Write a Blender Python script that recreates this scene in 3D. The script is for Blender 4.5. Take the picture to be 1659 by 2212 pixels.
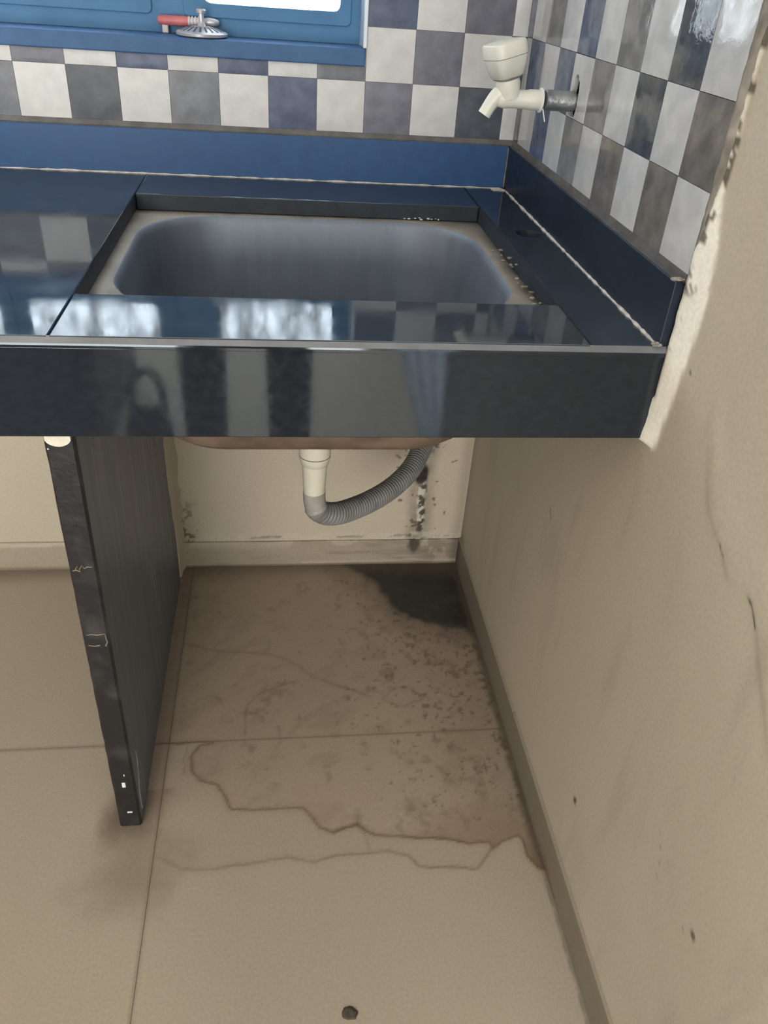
import bpy, bmesh, math, random
import numpy as np
from mathutils import Vector, Matrix

# ------------------------------------------------------------------ scene
for o in list(bpy.data.objects):
    bpy.data.objects.remove(o)
SC = bpy.context.scene
COL = SC.collection
K = 1.163                       # metres per layout unit (wall tiles are 75 mm squares)

def srgb(r, g, b):
    f = lambda c: (c / 255) / 12.92 if c <= 10 else (((c / 255) + .055) / 1.055) ** 2.4
    return (f(r), f(g), f(b))

# ------------------------------------------------------------------ camera
cam = bpy.data.cameras.new('camera')
co = bpy.data.objects.new('camera', cam)
COL.objects.link(co)
yaw, pit, rol = 0.1508, -0.5947, 0.0761
f_ = Vector((math.sin(yaw) * math.cos(pit), math.cos(yaw) * math.cos(pit), math.sin(pit)))
r_ = Vector((math.cos(yaw), -math.sin(yaw), 0))
u_ = r_.cross(f_)
rt = math.cos(rol) * r_ + math.sin(rol) * u_
up = -math.sin(rol) * r_ + math.cos(rol) * u_
M = Matrix(((rt.x, up.x, -f_.x), (rt.y, up.y, -f_.y), (rt.z, up.z, -f_.z))).to_4x4()
M.translation = Vector((-0.3348, -1.2329, 0.9667)) * K
co.matrix_world = M
cam.sensor_fit = 'VERTICAL'
cam.sensor_height = 36
cam.lens = 1733.8 / 2212 * 36
cam.clip_start = 0.02
SC.camera = co

# ------------------------------------------------------------------ daylight, lamps, exposure
SC.view_settings.view_transform = 'Standard'
SC.view_settings.look = 'None'
SC.view_settings.gamma = 1
SC.view_settings.use_curve_mapping = False
SC.view_settings.exposure = 1.25
W = bpy.data.worlds.new('sky')
SC.world = W
W.use_nodes = True
bg = W.node_tree.nodes['Background']
bg.inputs[0].default_value = (0.80, 0.90, 1.0, 1)
bg.inputs[1].default_value = 3.6

def area(name, loc, target, sx, sy, power, color):
    l = bpy.data.lights.new(name, 'AREA')
    l.shape = 'RECTANGLE'
    l.size, l.size_y = sx * K, sy * K
    l.energy = power
    l.color = color
    o = bpy.data.objects.new(name, l)
    COL.objects.link(o)
    o.location = Vector(loc) * K
    d = Vector(target) - Vector(loc)
    o.rotation_euler = d.to_track_quat('-Z', 'Y').to_euler()
    return o
# daylight of the open passage doorway behind and to the right of the camera
area('doorway_daylight', (1.25, -2.35, 1.0), (-0.5, -1.1, 0.4), 1.0, 1.7, 60, (1.0, 0.985, 0.96))
# soft fill lamp added behind the camera, tinted like daylight
area('front_fill', (-0.75, -3.2, 0.95), (-0.4, 0, 0.4), 1.5, 1.5, 60, (1.0, 0.975, 0.92))

# ------------------------------------------------------------------ node helpers
def new_mat(name):
    m = bpy.data.materials.new(name)
    m.use_nodes = True
    nt = m.node_tree
    b = nt.nodes['Principled BSDF']
    return m, nt, b

def mat(name, c1, c2=None, scale=20, rough=.5, metal=0., bump=0., bscale=None, stretch=None,
        ior=1.5, rvar=0., detail=5, lo=.35, hi=.65, rand=0., coat=0., tint=None, spec=None):
    m, nt, b = new_mat(name)
    c2 = c2 or c1
    N = nt.nodes
    L = nt.links.new
    geo = N.new('ShaderNodeNewGeometry')
    vec = geo.outputs['Position']
    if stretch:
        mp = N.new('ShaderNodeMapping')
        mp.inputs['Scale'].default_value = stretch
        L(vec, mp.inputs[0])
        vec = mp.outputs[0]
    nz = N.new('ShaderNodeTexNoise')
    nz.inputs['Scale'].default_value = scale
    nz.inputs['Detail'].default_value = detail
    L(vec, nz.inputs['Vector'])
    rp = N.new('ShaderNodeValToRGB')
    rp.color_ramp.elements[0].position = lo
    rp.color_ramp.elements[1].position = hi
    rp.color_ramp.elements[0].color = (*c1, 1)
    rp.color_ramp.elements[1].color = (*c2, 1)
    L(nz.outputs['Fac'], rp.inputs[0])
    colour = rp.outputs[0]
    if rand:
        oi = N.new('ShaderNodeObjectInfo')
        mr = N.new('ShaderNodeMapRange')
        mr.inputs[3].default_value = 1 - rand
        mr.inputs[4].default_value = 1 + rand
        L(oi.outputs['Random'], mr.inputs[0])
        hs = N.new('ShaderNodeHueSaturation')
        L(colour, hs.inputs['Color'])
        L(mr.outputs[0], hs.inputs['Value'])
        colour = hs.outputs[0]
    L(colour, b.inputs['Base Color'])
    b.inputs['Roughness'].default_value = rough
    if rvar:
        mr = N.new('ShaderNodeMapRange')
        mr.inputs[1].default_value = .3
        mr.inputs[2].default_value = .7
        mr.inputs[3].default_value = rough - rvar
        mr.inputs[4].default_value = rough + rvar
        L(nz.outputs['Fac'], mr.inputs[0])
        L(mr.outputs[0], b.inputs['Roughness'])
    b.inputs['Metallic'].default_value = metal
    b.inputs['IOR'].default_value = ior
    b.inputs['Coat Weight'].default_value = coat
    if tint: b.inputs['Specular Tint'].default_value = (*tint, 1)
    if spec is not None: b.inputs['Specular IOR Level'].default_value = spec
    if bump:
        n2 = N.new('ShaderNodeTexNoise')
        n2.inputs['Scale'].default_value = bscale or scale
        n2.inputs['Detail'].default_value = 4
        L(vec, n2.inputs['Vector'])
        bp = N.new('ShaderNodeBump')
        bp.inputs['Strength'].default_value = bump
        bp.inputs['Distance'].default_value = .004
        L(n2.outputs['Fac'], bp.inputs['Height'])
        L(bp.outputs[0], b.inputs['Normal'])
    return m

def mat_painted(name, rough=.7, bump=.10, bscale=60, ior=1.45):
    """surface whose stains, dirt and paint patches come from the mesh attribute 'Col'"""
    m, nt, b = new_mat(name)
    N = nt.nodes
    L = nt.links.new
    at = N.new('ShaderNodeAttribute')
    at.attribute_name = 'Col'
    geo = N.new('ShaderNodeNewGeometry')
    nz = N.new('ShaderNodeTexNoise')
    nz.inputs['Scale'].default_value = 240
    nz.inputs['Detail'].default_value = 3
    L(geo.outputs['Position'], nz.inputs['Vector'])
    mr = N.new('ShaderNodeMapRange')
    mr.inputs[1].default_value = .3
    mr.inputs[2].default_value = .7
    mr.inputs[3].default_value = .93
    mr.inputs[4].default_value = 1.07
    L(nz.outputs['Fac'], mr.inputs[0])
    hs = N.new('ShaderNodeHueSaturation')
    L(at.outputs['Color'], hs.inputs['Color'])
    L(mr.outputs[0], hs.inputs['Value'])
    L(hs.outputs[0], b.inputs['Base Color'])
    b.inputs['Roughness'].default_value = rough
    b.inputs['IOR'].default_value = ior
    n2 = N.new('ShaderNodeTexNoise')
    n2.inputs['Scale'].default_value = bscale
    n2.inputs['Detail'].default_value = 4
    L(geo.outputs['Position'], n2.inputs['Vector'])
    bp = N.new('ShaderNodeBump')
    bp.inputs['Strength'].default_value = bump
    bp.inputs['Distance'].default_value = .003
    L(n2.outputs['Fac'], bp.inputs['Height'])
    L(bp.outputs[0], b.inputs['Normal'])
    return m

def mat_glass(name):
    m, nt, b = new_mat(name)
    N = nt.nodes
    L = nt.links.new
    nt.nodes.remove(b)
    out = N['Material Output']
    tr = N.new('ShaderNodeBsdfTranslucent')
    gl = N.new('ShaderNodeBsdfGlossy')
    tp = N.new('ShaderNodeBsdfTransparent')
    gl.inputs['Roughness'].default_value = .1
    geo = N.new('ShaderNodeNewGeometry')
    mp = N.new('ShaderNodeMapping')
    mp.inputs['Scale'].default_value = (1, 1, .45)
    L(geo.outputs['Position'], mp.inputs[0])
    nz = N.new('ShaderNodeTexNoise')
    nz.inputs['Scale'].default_value = 26
    nz.inputs['Detail'].default_value = 6
    nz.inputs['Roughness'].default_value = .7
    L(mp.outputs[0], nz.inputs['Vector'])
    rp = N.new('ShaderNodeValToRGB')
    rp.color_ramp.elements[0].position = .36
    rp.color_ramp.elements[1].position = .58
    rp.color_ramp.elements[0].color = (.30, .30, .29, 1)
    rp.color_ramp.elements[1].color = (.96, .97, .97, 1)
    L(nz.outputs['Fac'], rp.inputs[0])
    L(rp.outputs[0], tr.inputs['Color'])
    L(rp.outputs[0], tp.inputs['Color'])
    m1 = N.new('ShaderNodeMixShader')
    m1.inputs[0].default_value = .45
    L(tr.outputs[0], m1.inputs[1])
    L(tp.outputs[0], m1.inputs[2])
    m2 = N.new('ShaderNodeMixShader')
    m2.inputs[0].default_value = .05
    L(m1.outputs[0], m2.inputs[1])
    L(gl.outputs[0], m2.inputs[2])
    L(m2.outputs[0], out.inputs['Surface'])
    return m

MT = {}
MT['tile_white'] = mat('glazed white tile', (.47, .475, .485), (.55, .555, .56), 35, .07, bump=.03, bscale=120, rand=.03)
MT['tile_slate'] = mat('glazed slate tile', (.050, .056, .066), (.105, .112, .125), 40, .07, bump=.16, bscale=45, rand=.12)
MT['tile_blue'] = mat('glazed blue slate tile', (.062, .082, .135), (.12, .15, .22), 40, .07, bump=.16, bscale=45, rand=.1)
MT['tile_grey'] = mat('glazed grey tile', (.165, .165, .165), (.24, .24, .235), 40, .07, bump=.14, bscale=45, rand=.08)
MT['tile_purple'] = mat('glazed mauve grey tile', (.150, .142, .155), (.22, .21, .225), 40, .07, bump=.16, bscale=45, rand=.08)
MT['tile_brown'] = mat('glazed brown grey tile', (.125, .115, .105), (.19, .175, .16), 40, .07, bump=.16, bscale=45, rand=.05)
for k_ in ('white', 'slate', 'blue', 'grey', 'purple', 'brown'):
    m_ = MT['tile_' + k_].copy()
    m_.name = MT['tile_' + k_].name + ' dulled for the back wall'
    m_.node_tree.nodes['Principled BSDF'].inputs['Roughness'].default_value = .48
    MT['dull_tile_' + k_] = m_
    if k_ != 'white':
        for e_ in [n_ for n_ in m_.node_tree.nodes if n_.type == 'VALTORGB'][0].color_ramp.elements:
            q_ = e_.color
            e_.color = (q_[0] * .66, q_[1] * .72, q_[2] * .86, 1)  # same tiles; blue haze near the window tinted into the dark ones
MT['granite'] = mat('polished black granite', (.016, .019, .025), (.020, .024, .031), 90, .06, ior=1.5, rvar=.03, detail=8, tint=(.80, .92, 1.0))
MT['granite_top'] = mat('used granite worktop', (.021, .030, .044), (.030, .041, .058), 30, .07, ior=1.5, rvar=.04, detail=8, tint=(.80, .92, 1.0))
MT['granite_hazed'] = mat('haze-tinted granite', (.022, .072, .185), (.028, .085, .21), 60, .45, spec=.3, ior=1.5, rvar=.06, detail=8)  # dark stone with the window's blue glare put into its colour
MT['granite_navy'] = mat('navy granite', (.008, .014, .030), (.012, .020, .038), 60, .4, spec=.4, ior=1.5, rvar=.06, detail=8)
MT['granite_chamfer'] = mat('matt ground granite chamfer', (.15, .16, .175), (.20, .21, .23), 25, .42, ior=1.5)
MT['granite_cut'] = mat('sawn granite edge', (.010, .016, .026), (.018, .027, .042), 60, .6)
MT['granite_raw'] = mat('unpolished granite edge', (.009, .009, .010), (.050, .049, .047), 26, .5, bump=.2, bscale=120, lo=.50, hi=.82)
MT['granite_dust'] = mat('dusty granite ledge', (.085, .083, .085), (.14, .135, .135), 40, .7)
MT['granite_face'] = mat('dull grey granite face', (.094, .111, .142), (.116, .134, .166), 9, .42, stretch=(1, 8, .5), ior=1.5, rvar=.08)
MT['frame_hazed'] = mat('haze-tinted window frame', (.050, .145, .285), (.062, .17, .32), 18, .6, spec=.3, bump=.1, bscale=60)  # blue is window glare tinted into the frame's colour
MT['sill_hazed'] = mat('haze-tinted sill stone', (.034, .092, .215), (.046, .115, .25), 30, .55, spec=.3, bump=.08, bscale=80)  # window glare again, mixed into the sill's colour
MT['jamb_white'] = mat('pale glazed jamb edge', (.45, .50, .56), (.55, .60, .66), 30, .15)
MT['plaster'] = mat('beige wall paint', (.47, .42, .34), (.50, .45, .365), 12, .75, bump=.1, bscale=60)
MT['wall_white'] = mat('pale wall paint', (.60, .58, .54), (.66, .64, .60), 8, .8)
MT['skirting'] = mat('beige skirting tile', (.30, .262, .205), (.35, .305, .24), 25, .5, bump=.1)
MT['grout'] = mat('dirty grout', (.16, .13, .095), (.22, .185, .14), 60, .9)
MT['grout_white'] = mat('white cement grout', (.42, .40, .38), (.66, .63, .59), 90, .85, bump=.4, bscale=200)
MT['cement'] = mat('white cement', (.62, .58, .49), (.74, .70, .60), 50, .85, bump=.5, bscale=120)
MT['adhesive'] = mat('grimy tile edge', (.13, .115, .10), (.30, .275, .245), 60, .6, bump=.5, bscale=120, stretch=(1, 1, .5))
MT['black_gap'] = mat('dark hole', (.006, .006, .007), (.012, .012, .012), 60, .9)
MT['steel'] = mat('dull sink steel', (.165, .190, .235), (.19, .22, .27), 60, .5, metal=.55, stretch=(1, 1, .2), rvar=.05)
MT['steel_rim'] = mat('dusty steel rim', (.20, .178, .15), (.31, .28, .24), 22, .5, metal=.2, rvar=.1)
MT['rusty'] = mat('rusty sink underside', (.10, .068, .047), (.18, .128, .092), 25, .7, bump=.2)
MT['pvc'] = mat('cream white plastic', (.66, .62, .52), (.72, .68, .58), 20, .35)
MT['pvc_line'] = mat('grimy seam', (.10, .09, .075), (.16, .14, .115), 60, .7)
MT['hose'] = mat('grey corrugated plastic', (.165, .165, .163), (.225, .22, .215), 40, .45)
MT['hose_worn'] = mat('worn pale hose cuff', (.30, .285, .26), (.40, .38, .345), 50, .5)
MT['tap'] = mat('ivory tap plastic', (.64, .64, .58), (.70, .70, .64), 20, .3)
MT['tap_line'] = mat('tap seam', (.16, .16, .15), (.22, .22, .2), 60, .6)
MT['galvanised'] = mat('galvanised pipe', (.23, .24, .26), (.40, .41, .43), 40, .38, metal=.7, bump=.3, bscale=120)
MT['teflon'] = mat('white thread tape', (.72, .72, .70), (.78, .78, .76), 50, .6)
MT['strainer'] = mat('pale metal strainer', (.34, .34, .38), (.46, .46, .50), 30, .35, metal=.5)
MT['strainer_dark'] = mat('strainer slots', (.03, .035, .05), (.05, .055, .07), 30, .6)
MT['red'] = mat('faded red plastic', (.40, .105, .12), (.48, .15, .16), 30, .5)
MT['ridge'] = mat('ridged grey rubber', (.42, .40, .42), (.52, .50, .52), 30, .5)
MT['trouser'] = mat('dark blue trousers', (.010, .013, .02), (.018, .022, .032), 120, .9, bump=.3, bscale=200)
MT['dark_ply'] = mat('dark laminate', (.012, .013, .015), (.02, .021, .024), 30, .5)
MT['debris'] = mat('dark dried debris', (.05, .045, .036), (.10, .09, .07), 150, .9, bump=.4)
MT['crumb'] = mat('white scale', (.66, .65, .62), (.76, .75, .72), 90, .9)
MT['floor_plain'] = mat('ivory floor tile', (.45, .385, .30), (.48, .41, .325), 10, .42)
MT['floor_paint'] = mat_painted('stained ivory floor tile', .42, .06, 60)
MT['wall_paint'] = mat_painted('beige painted plaster', .72, .12, 45)
MT['base_paint'] = mat_painted('stained skirting', .55, .15, 60)
MT['glass'] = mat_glass('dirty frosted glass')

# ------------------------------------------------------------------ object helpers
def tag(o, label=None, cat=None, group=None, kind=None):
    if label: o['label'] = label
    if cat: o['category'] = cat
    if group: o['group'] = group
    if kind: o['kind'] = kind
    return o

def empty(name, loc=(0, 0, 0)):
    o = bpy.data.objects.new(name, None)
    o.empty_display_size = .05
    COL.objects.link(o)
    o.location = Vector(loc) * K
    return o

def link(name, me, parent=None, world_loc=None):
    o = bpy.data.objects.new(name, me)
    COL.objects.link(o)
    if parent is not None:
        o.parent = parent
        base = parent.location.copy()
        pp = parent.parent
        while pp is not None:
            base += pp.location
            pp = pp.parent
        o.location = (Vector(world_loc) * K if world_loc is not None else Vector((0, 0, 0))) - base
    elif world_loc is not None:
        o.location = Vector(world_loc) * K
    return o

def build(name, bm, m, parent=None, smooth=False, kind=None, mats=None):
    for v in bm.verts:
        v.co *= K
    bmesh.ops.recalc_face_normals(bm, faces=bm.faces)
    me = bpy.data.meshes.new(name)
    bm.to_mesh(me)
    bm.free()
    for mm in (mats or [m]):
        me.materials.append(MT[mm] if isinstance(mm, str) else mm)
    if smooth:
        me.polygons.foreach_set('use_smooth', [True] * len(me.polygons))
        if smooth is not True:
            me.set_sharp_from_angle(angle=smooth)
    o = link(name, me, parent)
    if kind: o['kind'] = kind
    return o

def box(bm, x0, x1, y0, y1, z0, z1, bev=0, seg=2):
    vs = [bm.verts.new((x, y, z)) for x in (x0, x1) for y in (y0, y1) for z in (z0, z1)]
    idx = [(0, 1, 3, 2), (4, 6, 7, 5), (0, 4, 5, 1), (2, 3, 7, 6), (0, 2, 6, 4), (1, 5, 7, 3)]
    fs = [bm.faces.new([vs[i] for i in q]) for q in idx]
    if bev:
        es = list({e for f in fs for e in f.edges})
        bmesh.ops.bevel(bm, geom=es, offset=bev, segments=seg, affect='EDGES', profile=.5)

def bx(name, b, m, parent=None, bev=0, kind=None, seg=2):
    bm = bmesh.new()
    box(bm, *b, bev, seg)
    return build(name, bm, m, parent, smooth=math.radians(12) if bev else False, kind=kind)

def frame_from(d):
    d = d.normalized()
    a = Vector((0, 0, 1)) if abs(d.z) < .9 else Vector((1, 0, 0))
    s = d.cross(a).normalized()
    return s, s.cross(d).normalized()

def lathe(bm, p0, axis, prof, n=24, caps=True, rot=0):
    """prof: list of (distance along axis, radius)"""
    axis = Vector(axis).normalized()
    s, t = frame_from(axis)
    rings = []
    for d, r in prof:
        c = Vector(p0) + axis * d
        rings.append([bm.verts.new(c + (s * math.cos(2 * math.pi * i / n + rot) + t * math.sin(2 * math.pi * i / n + rot)) * r) for i in range(n)])
    for a, b in zip(rings, rings[1:]):
        for i in range(n):
            bm.faces.new((a[i], a[(i + 1) % n], b[(i + 1) % n], b[i]))
    if caps:
        bm.faces.new(rings[0][::-1])
        bm.faces.new(rings[-1])

def spline(pts, n):
    P = [Vector(p) for p in pts]
    P = [P[0] * 2 - P[1]] + P + [P[-1] * 2 - P[-2]]
    out = []
    for i in range(1, len(P) - 2):
        a, b, c, d = P[i - 1:i + 3]
        for k in range(n):
            t = k / n
            out.append(.5 * ((2 * b) + (c - a) * t + (2 * a - 5 * b + 4 * c - d) * t * t + (3 * b - a - 3 * c + d) * t ** 3))
    out.append(P[-2])
    return out

def resample(pts, step):
    out = [pts[0]]
    acc = 0
    for a, b in zip(pts, pts[1:]):
        L = (b - a).length
        while acc + L >= step:
            t = (step - acc) / L
            a = a + (b - a) * t
            out.append(a)
            L = (b - a).length
            acc = 0
        acc += L
    return out

def sweep(bm, pts, rad, n=20, caps=True):
    """rad: function(index, arclength) -> radius"""
    s, t = frame_from(pts[1] - pts[0])
    rings = []
    arc = 0
    for i, p in enumerate(pts):
        d = (pts[min(i + 1, len(pts) - 1)] - pts[max(i - 1, 0)]).normalized()
        s = (s - d * s.dot(d)).normalized()
        t = d.cross(s)
        if i: arc += (p - pts[i - 1]).length
        r = rad(i, arc)
        rings.append([bm.verts.new(p + (s * math.cos(2 * math.pi * k / n) + t * math.sin(2 * math.pi * k / n)) * r) for k in range(n)])
    for a, b in zip(rings, rings[1:]):
        for k in range(n):
            bm.faces.new((a[k], a[(k + 1) % n], b[(k + 1) % n], b[k]))
    if caps:
        bm.faces.new(rings[0][::-1])
        bm.faces.new(rings[-1])

def rrect(x0, x1, y0, y1, r, n=8):
    out = []
    for cx, cy, a0 in ((x1 - r, y1 - r, 0), (x0 + r, y1 - r, 90), (x0 + r, y0 + r, 180), (x1 - r, y0 + r, 270)):
        for i in range(n + 1):
            a = math.radians(a0 + 90 * i / n)
            out.append((cx + r * math.cos(a), cy + r * math.sin(a)))
    return out

def plate(bm, outer, holes, P, depth):
    """flat plate with holes; P maps (a, b, d) to a point, d = 0 front, depth = back"""
    loops = [outer] + holes
    for d in (0, depth):
        vl, el = [], []
        for lp in loops:
            v = [bm.verts.new(P(a, b, d)) for a, b in lp]
            vl.append(v)
            el += [bm.edges.new((v[i], v[(i + 1) % len(v)])) for i in range(len(v))]
        bmesh.ops.triangle_fill(bm, use_beauty=True, use_dissolve=False, edges=el)
        if d == 0: front = vl
    for fv, bv in zip(front, vl):
        n = len(fv)
        for i in range(n):
            bm.faces.new((fv[i], fv[(i + 1) % n], bv[(i + 1) % n], bv[i]))

# ------------------------------------------------------------------ numpy noise and paint
def _hash(ix, iy, seed):
    h = (ix.astype(np.int64) * 374761393 + iy.astype(np.int64) * 668265263 + seed * 1442695041) & 0x7fffffff
    h = ((h ^ (h >> 13)) * 1274126177) & 0x7fffffff
    return ((h ^ (h >> 16)) & 0xffff) / 65535.0

def vnoise(x, y, seed=0):
    ix, iy = np.floor(x), np.floor(y)
    fx, fy = x - ix, y - iy
    fx = fx * fx * (3 - 2 * fx)
    fy = fy * fy * (3 - 2 * fy)
    a = _hash(ix, iy, seed); b = _hash(ix + 1, iy, seed)
    c = _hash(ix, iy + 1, seed); d = _hash(ix + 1, iy + 1, seed)
    return (a * (1 - fx) + b * fx) * (1 - fy) + (c * (1 - fx) + d * fx) * fy

def fbm(x, y, s, seed=0, o=4):
    v = 0; a = .5; t = 0
    for k in range(o):
        v = v + a * vnoise(x * s, y * s, seed + 17 * k)
        t += a; a *= .55; s *= 2.07
    return v / t

def ss(x, a, b):
    t = np.clip((x - a) / (b - a), 0, 1)
    return t * t * (3 - 2 * t)

def dpoly(x, y, pts, closed=False):
    d = np.full(x.shape, 9.)
    q = pts + ([pts[0]] if closed else [])
    for (ax, ay), (bx_, by) in zip(q, q[1:]):
        vx, vy = bx_ - ax, by - ay
        t = np.clip(((x - ax) * vx + (y - ay) * vy) / (vx * vx + vy * vy + 1e-12), 0, 1)
        d = np.minimum(d, np.hypot(x - ax - t * vx, y - ay - t * vy))
    return d

def inside(x, y, pts):
    r = np.zeros(x.shape, bool)
    n = len(pts)
    for i in range(n):
        (ax, ay), (bx_, by) = pts[i], pts[(i + 1) % n]
        if ay == by: continue
        c = ((ay > y) != (by > y)) & (x < (bx_ - ax) * (y - ay) / (by - ay) + ax)
        r ^= c
    return r

def mixc(c, tgt, f):
    return c * (1 - f[..., None]) + np.array(tgt) * f[..., None]

def paint_grid(name, P, a0, a1, b0, b1, step, colour, m, parent=None, disp=None, skirt=None):
    na = max(2, int(round((a1 - a0) / step)) + 1)
    nb = max(2, int(round((b1 - b0) / step)) + 1)
    A, B = np.meshgrid(np.linspace(a0, a1, na), np.linspace(b0, b1, nb))
    D = disp(A, B) if disp else np.zeros_like(A)
    C = colour(A, B)
    X, Y, Z = (np.broadcast_to(np.asarray(q_, float), A.shape) for q_ in P(A, B, D))
    co_ = np.stack([X, Y, Z], -1).reshape(-1, 3) * K
    i = np.arange(na * nb).reshape(nb, na)
    q = np.stack([i[:-1, :-1], i[:-1, 1:], i[1:, 1:], i[1:, :-1]], -1).reshape(-1, 4)
    me = bpy.data.meshes.new(name)
    me.vertices.add(len(co_)); me.vertices.foreach_set('co', co_.ravel())
    me.loops.add(q.size); me.loops.foreach_set('vertex_index', q.ravel().astype(np.int32))
    me.polygons.add(len(q))
    me.polygons.foreach_set('loop_start', np.arange(0, q.size, 4, dtype=np.int32))
    me.polygons.foreach_set('use_smooth', np.ones(len(q), bool))
    me.update(calc_edges=True)
    at = me.attributes.new('Col', 'FLOAT_COLOR', 'POINT')
    rgba = np.ones((len(co_), 4), np.float32)
    rgba[:, :3] = np.clip(C.reshape(-1, 3), 0, 1)
    at.data.foreach_set('color', rgba.ravel())
    me.materials.append(MT[m])
    if skirt:
        bm = bmesh.new()
        bm.from_mesh(me)
        es = [e for e in bm.edges if e.is_boundary]
        r = bmesh.ops.extrude_edge_only(bm, edges=es)
        for v in [g for g in r['geom'] if isinstance(g, bmesh.types.BMVert)]:
            v.co += Vector(skirt) * K
        bm.to_mesh(me)
        bm.free()
        me.set_sharp_from_angle(angle=math.radians(45))
    return link(name, me, parent)

# dimensions of the counter in layout units
H = .7069          # worktop height
AP = .616          # apron underside
FR = -.600         # front face
TB = .0205         # stone thickness
BS = .765          # backsplash top
T0 = -.0070        # backsplash face offset

# ================================================================== SETTING
# ---- back wall
wb = tag(empty('wall_back'), kind='structure')
WX0, WX1, WZ0, WZ1 = -1.03, -.2195, .855, 1.70
bm = bmesh.new()
box(bm, -2.2, WX0, .0035, .13, .69, 2.3)
box(bm, WX1, .1, .0035, .13, .69, 2.3)
box(bm, WX0, WX1, .0035, .13, .69, WZ0)
box(bm, WX0, WX1, .0035, .13, WZ1, 2.3)
build('upper_masonry', bm, 'wall_white', wb)
bm = bmesh.new()
box(bm, -2.2, .1, .008, .13, 0, .69)
build('lower_masonry', bm, 'plaster', wb)

PL = np.array([.49, .435, .345])
def col_back(x, z):
    n = fbm(x, z, 9, 3)
    c = PL * (1.08 + .07 * (n - .5))[..., None]
    # damp streak where the hose enters the wall
    cx = -.080 - .02 * (z - .2) + .006 * (fbm(z * 0 + 1, z, 40, 5) - .5)
    dx = np.abs(x - cx)
    inz = ss(z, .0, .03) * (1 - ss(z, .285, .30))
    sp = fbm(x, z, 130, 8, 3)
    c = mixc(c, (.17, .13, .09), np.clip(ss(.034 - dx, 0, .022) * inz * .45 * (.5 + fbm(x, z, 60, 4)), 0, 1))
    c = mixc(c, (.62, .59, .53), ss(.0075 - dx, 0, .003) * inz * (z > .062) * (sp > .44) * .9)
    c = mixc(c, (.035, .027, .02), ss(.0085 - np.abs(x - cx - .003), 0, .004) * inz * (sp < .45) * .85)
    c = mixc(c, (.03, .025, .02), ss(.016 - np.hypot(x + .083, (z - .205) * .55), 0, .006))  # dark of the wall hole, painted flat behind the hose
    c = mixc(c, (.03, .024, .018), ss(.016 - np.hypot((x + .084) * .8, (z - .058)) + .008 * (sp - .5), 0, .008) * .9)
    # scattered spots right of the streak
    c = mixc(c, (.10, .075, .05), ((fbm(x, z, 95, 21, 2) > .82) & (x > -.14) & (x < -.02)) * .8)
    c = mixc(c, (.12, .09, .06), ss(.022 - np.hypot(x + .06, z - .262), 0, .02) * (fbm(x, z, 110, 31, 2) > .6) * .9)
    # peeling just above the skirting, dirt in the left corner
    e = .066 + .006 * (fbm(x, x * 0, 30, 9) - .5)
    c = mixc(c, (.56, .51, .42), ss(e + .012 - z, 0, .006) * .6 * (fbm(x, z, 35, 12) > .45))
    c = mixc(c, (.13, .105, .075), ss(.0035 - np.abs(z - e) + .003 * (sp - .5), 0, .002) * (fbm(x, z, 26, 14) > .56) * .55)
    dd = ss(.035 - np.abs(x + .515), 0, .03) * ss(.2 - z, 0, .14) * (x > -.53)
    c = mixc(c, (.06, .047, .033), dd * (fbm(x, z, 85, 15, 3) > .56) * .95)
    c = mixc(c, (.25, .20, .14), dd * .4)
    c = mixc(c, (.20, .16, .11), ss(.02 - np.abs(x - .0), 0, .02) * .35 * (z < .3))
    c = mixc(c, (.30, .22, .16), ss(.05 - np.hypot(x + .13, z - .26), 0, .05) * .35)
    return c
def disp_back(x, z):
    cx = -.080 - .02 * (z - .2)
    a = ss(.012 - np.abs(x - cx), 0, .006) * (z < .285) * (fbm(x, z, 120, 8, 3) - .35) * .006
    e = .066 + .006 * (fbm(x, x * 0, 30, 9) - .5)
    return a + ss(e + .004 - z, 0, .003) * .0008 + (fbm(x, z, 7, 2) - .5) * .0012
paint_grid('painted_plaster', lambda a, b, d: (a, .0035 - d, b), -.60, .008, .0, .69, .0028, col_back, 'wall_paint', wb, disp_back)
def col_plain(x, z):
    return PL * (1.0 + .08 * (fbm(x, z, 9, 3) - .5))[..., None]
paint_grid('painted_plaster', lambda a, b, d: (a, .0035 - d, b), -2.2, -.60, .0, .69, .02, col_plain, 'wall_paint', wb)

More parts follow.
